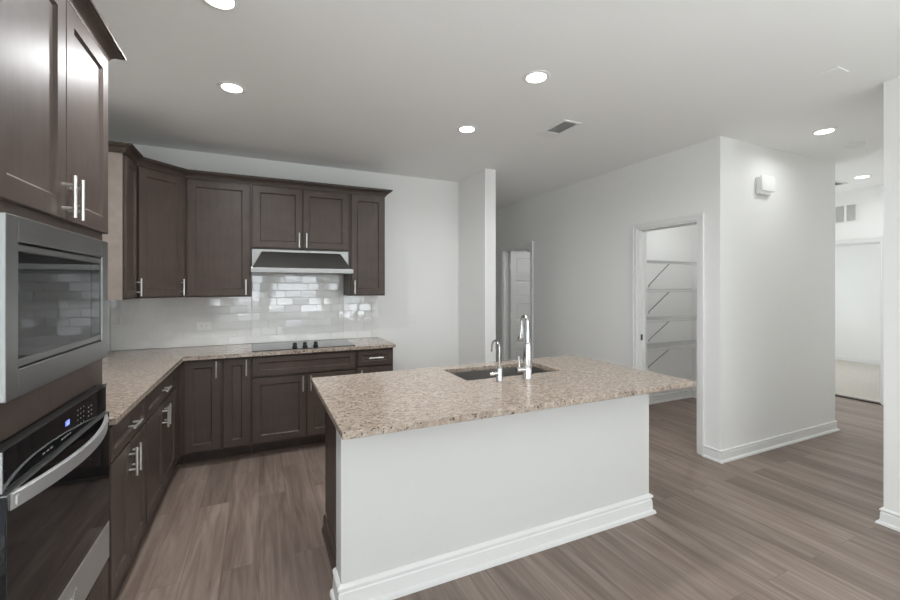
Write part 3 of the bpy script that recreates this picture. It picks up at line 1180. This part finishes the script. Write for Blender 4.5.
# bowed handle
n = 28
hp = []
for i in range(n + 1):
    u = -1 + 2 * i / n
    x = u * .356 - .012
    y1 = -.0405 - .004 - .050 * (1 - u * u)
    zc = .939 - .352
    hh = .0215
    hp.append([(x, y1 + .006, zc - hh), (x, y1, zc - hh + .003), (x, y1, zc + hh - .003), (x, y1 + .003, zc + hh), (x, y1 + .011, zc + hh), (x, y1 + .011, zc - hh)])
hd_ = MB().loft(hp)
for s in (-1, 1):
    hd_.box(s * .340 - .012 - .008, s * .340 - .012 + .008, -.050, -.0395, zc - .012, zc + .012, .002, 1)
ho = hd_.build('handle', M['handle_steel'], dro, 30)
# display and printed marks
yf = -.0302


def seg_digit(mb, x, z, w, h, segs, t=.0022):
    S = {'a': (x, x + w, z + h - t, z + h), 'd': (x, x + w, z, z + t), 'g': (x, x + w, z + h / 2 - t / 2, z + h / 2 + t / 2),
         'f': (x, x + t, z + h / 2, z + h), 'e': (x, x + t, z, z + h / 2), 'b': (x + w - t, x + w, z + h / 2, z + h), 'c': (x + w - t, x + w, z, z + h / 2)}
    for k in segs:
        a, b, c, d = S[k]
        mb.box(a, b, yf - .0006, yf + .0004, c, d)


dg = MB()
zc = 1.028 - .352
seg_digit(dg, -.018, zc - .008, .006, .016, 'bc')
seg_digit(dg, -.006, zc - .008, .008, .016, 'acdefg')
seg_digit(dg, .006, zc - .008, .008, .016, 'abcdef')
dg.build('clock_display', M['display'], pnl)
key0 = None


def key_mark(x, z, w, h):
    """one printed key legend on the control glass"""
    global key0
    if key0 is None:
        key0 = MB().box(-.5, .5, yf - .0004, yf + .0004, -.5, .5).build('key_mark', M['mark'], pnl)
        o = key0
    else:
        o = key0.copy()
        COL.objects.link(o)
        o.parent = pnl
    o.location = (x, 0, z)
    o.scale = (w, 1, h)


for i in range(3):
    for j in range(4):
        key_mark(.085 + i * .026, 1.046 - .352 - j * .017, .005, .004)
for j in range(3):
    for i in range(2):
        key_mark(.185 + i * .028, 1.030 - .352 - j * .016, .010, .0032)
for x in (-.165, -.140, -.115, -.04, -.02, .0, .02):
    key_mark(x, .988 - .352, .014, .004)
# script emblem on the steel strip (only its tip is inside the photo)
em = MB()
pts = []
for i in range(40):
    u = i / 39
    pts.append((-.055 + .085 * u, -.0418, .090 + .006 * sin(u * 22) + .008 * u))
em.tube(pts, .0016, 6)
em.tube([(.006, -.0418, .086), (.028, -.0418, .108), (.034, -.0418, .112)], [.0016, .0022, .0008], 6)
em.build('emblem', M['chrome'], dro, 40)

# ------------------------------------------------------------------ pantry shelves
for i, (zs, lab) in enumerate(((1.768, 'white wire pantry shelf, topmost of four in the doorway'), (1.434, 'white wire pantry shelf, second from the top in the doorway'),
                               (1.082, 'white wire pantry shelf, third from the top in the doorway'), (.748, 'white wire pantry shelf, lowest of four just above the island worktop'))):
    s = thing('wire_shelf', lab, 'shelf', (XR + .13, 3.69, zs), 0, 'pantry wire shelves')
    Ls = XE - .118 - (XR + .13) - .004
    mb = MB()
    k = .02
    while k < Ls:
        mb.tube([(k, -.001, .012), (k, -.300, .012), (k, -.304, -.018)], .0020, 6)
        k += .0254
    for (yy, zz, rr_) in ((-.004, .009, .003), (-.15, .0085, .003), (-.300, .009, .0035), (-.304, -.020, .0038)):
        mb.tube([(0, yy, zz), (Ls, yy, zz)], rr_, 8)
    mb.build('wire_deck', M['wire'], s, 40)
    for bx_ in (.795,):
        MB().tube([(bx_, -.296, -.014), (bx_, -.006, -.275), (bx_, -.003, -.295)], [.0045, .0045, .006], 8).build('brace', M['brace'], s, 40)
    # painted ledger under the shelf back
# ------------------------------------------------------------------ passage door leaf, opened into the room
dl = thing('door_1', 'white five-panel door', 'door', (XR + .100, HD[1] - .058, 0.008))
del dl['label'], dl['category']
dl['kind'] = 'structure'
lw_, lh = .71, 2.032
mb = MB()
st, rt, rail, bot = .095, .105, .10, .20
ph = (lh - rt - bot - 4 * rail) / 5
yv = 0.0
# leaf built from stiles, rails and sunk panels
mb.box(0, st, -.018, .018, 0, lh).box(lw_ - st, lw_, -.018, .018, 0, lh)
z = bot
mb.box(st, lw_ - st, -.018, .018, 0, bot)
for i in range(5):
    z1 = z + ph
    prof = [(0, -.018), (.008, -.011), (.014, -.009), (.028, -.014)]
    mb.loft([[(st + i_, y_, z + i_), (lw_ - st - i_, y_, z + i_), (lw_ - st - i_, y_, z1 - i_), (st + i_, y_, z1 - i_)] for i_, y_ in prof], False, True)
    mb.box(st, lw_ - st, .0, .012, z, z1)
    mb.box(st, lw_ - st, -.018, .018, z1, z1 + (rail if i < 4 else rt))
    z = z1 + rail
leaf = mb.build('leaf', M['trim'], dl)
for hz in (.22, 1.02, 1.80):
    MB().box(-.012, .004, -.022, .020, hz - .045, hz + .045, .002, 1).build('hinge', M['nickel'], dl)
MB().lathe([(.028, -.006), (.028, 0), (.012, -.001), (.012, -.02), (.025, -.03), (.028, -.045), (.020, -.058), (.001, -.060)][1:], (lw_ - .07, -.018, .92), 24, 'Y').build('door_knob', M['nickel'], dl, 40)

# ------------------------------------------------------------------ ceiling fittings
LAMPS = [((-.157, 2.980), 'round recessed ceiling light over the left floor strip, nearer the corner cabinets', 1.35),
         ((-.160, 2.085), 'round recessed ceiling light cut off by the top edge of the photo', 1.0),
         ((1.525, 2.060), 'round recessed ceiling light over the island, large one left of the air vent', 1.0),
         ((1.520, 2.972), 'small-looking recessed ceiling light in front of the alcove wall', .55),
         ((4.190, 1.795), 'recessed ceiling light at the hall entrance beside the smoke detector', .25),
         ((6.320, 2.355), 'farthest recessed ceiling light, deep in the hall above the bedroom doorway', .4),
         ((4.55, 2.90), 'recessed ceiling light inside the pantry', .6),
         ((4.3, 4.4), 'recessed ceiling light in the room behind the five-panel door', .6)]
for (x, y), lab, pw in LAMPS:
    t = thing('recessed_light', lab, 'light', (x, y, CEIL), 0, 'recessed ceiling lights')
    MB().lathe([(.057, -.0005), (.084, -.0005), (.083, -.003), (.078, -.0055), (.064, -.006), (.060, -.004), (.057, -.003)], (0, 0, 0), 40).build('trim_ring', M['white'], t, 40)
    MB().lathe([(.001, -.0075), (.040, -.0065), (.0585, -.0055), (.0585, -.0010), (.001, -.0010)], (0, 0, 0), 40).build('lens', M['lens'], t, 40)
    lo = area_light('lamp_glow', (0, 0, -.014), (0, 0, 0), .12, .12, LAMP_POWER * pw, (.97, .99, 1.0), 'DISK')
    lo.data.spread = radians(165)
    lo.parent = t


def register(name, label, x0, x1, y0, y1, blank=0.0):
    t = thing(name, label, 'vent', ((x0 + x1) / 2, (y0 + y1) / 2, CEIL))
    w, l = (x1 - x0) / 2, (y1 - y0) / 2
    f = .024
    mb = MB()
    mb.box(-w, w, -l, -l + f, -.008, -.0005, .002, 1).box(-w, w, l - f - blank, l, -.008, -.0005, .002, 1)
    mb.box(-w, -w + f, -l + f, l - f - blank, -.008, -.0005).box(w - f, w, -l + f, l - f - blank, -.008, -.0005)
    mb.build('frame', M['white'], t)
    l2 = l - f - blank
    MB().box(-w + f, w - f, -l + f, l2, -.0012, -.0005).build('duct_shade', M['grille_dark'], t)  # thin dark sheet painted as the shaded duct opening
    k = -l + f + .012
    mb = MB()
    while k < l2 - .004:
        mb.box(-w + f, w - f, k - .0007, k + .0007, -.0042, -.0028)
        k += .015
    n = 5
    for q in range(1, n):
        xx = -w + f + (2 * w - 2 * f) * q / n
        mb.box(xx - .0008, xx + .0008, -l + f, l2, -.0045, -.0030)
    mb.build('louvers', M['wire'], t)
    return t


register('ceiling_vent', 'white rectangular air supply vent in the kitchen ceiling', 2.095, 2.270, 2.487, 2.840, .085)
register('ceiling_vent', 'partly hidden air vent in the hall ceiling beside the farthest light', 6.29, 6.55, 2.575, 2.90)
tag(MB().box(3.028, 3.150, 1.232, 1.330, CEIL - .006, CEIL - .0005, .002, 2).build('ceiling_cover_plate', M['ceiling'], loc=(3.09, 1.28, CEIL)),
    'faint blank square cover plate on the ceiling near the right edge', 'plate')
sd = thing('smoke_detector', 'round white smoke detector on the hall ceiling', 'smoke detector', (4.814, 1.841, CEIL))
MB().lathe([(.070, -.0005), (.070, -.010), (.066, -.012)][::-1], (0, 0, 0), 36).build('base', M['white'], sd, 40)
MB().lathe([(.064, -.0125), (.064, -.032), (.056, -.040), (.001, -.042)][::-1], (0, 0, 0), 36).build('cover', M['white'], sd, 40)

# return air grille on the far wall
rg = thing('return_air_grille', 'white return air grille on the far hall wall above the bedroom doorway', 'vent', (XF, 2.790, 2.44))
gx = -.010
mb = MB()
for a, b, c, d in ((-.118, -.104, -.118, .118), (.104, .118, -.118, .118), (-.012, .012, -.104, .104)):
    mb.box(gx, -.0005, a, b, c, d)
mb.box(gx, -.0005, -.104, .104, -.118, -.104).box(gx, -.0005, -.104, .104, .104, .118)
mb.build('frame', M['white'], rg)
MB().box(-.002, -.0005, -.104, .104, -.104, .104).build('duct_shade', M['grille_dark'], rg)  # dark backing sheet, shade between the louvers put in as colour
mb = MB()
k = -.098
while k < .1:
    for a, b in ((-.104, -.012), (.012, .104)):
        mb.loft([[(-.0025, a, k), (-.0025, b, k), (-.0025, b, k + .002), (-.0025, a, k + .002)], [(-.010, a, k - .009), (-.010, b, k - .009), (-.010, b, k - .007), (-.010, a, k - .007)]])
    k += .014
mb.build('louvers', M['white'], rg)

# door chime on the hall wall
ch = thing('door_chime', 'white door chime box on the bright hall wall', 'chime', (4.115, YH - .0005, 2.385))
MB().box(-.098, .075, -.042, 0, -.090, .066, .012, 3).build('base', M['white'], ch, 40)
MB().box(-.100, .100, -.056, -.0425, -.062, .076, .0065, 3).build('cover', M['white'], ch, 40)
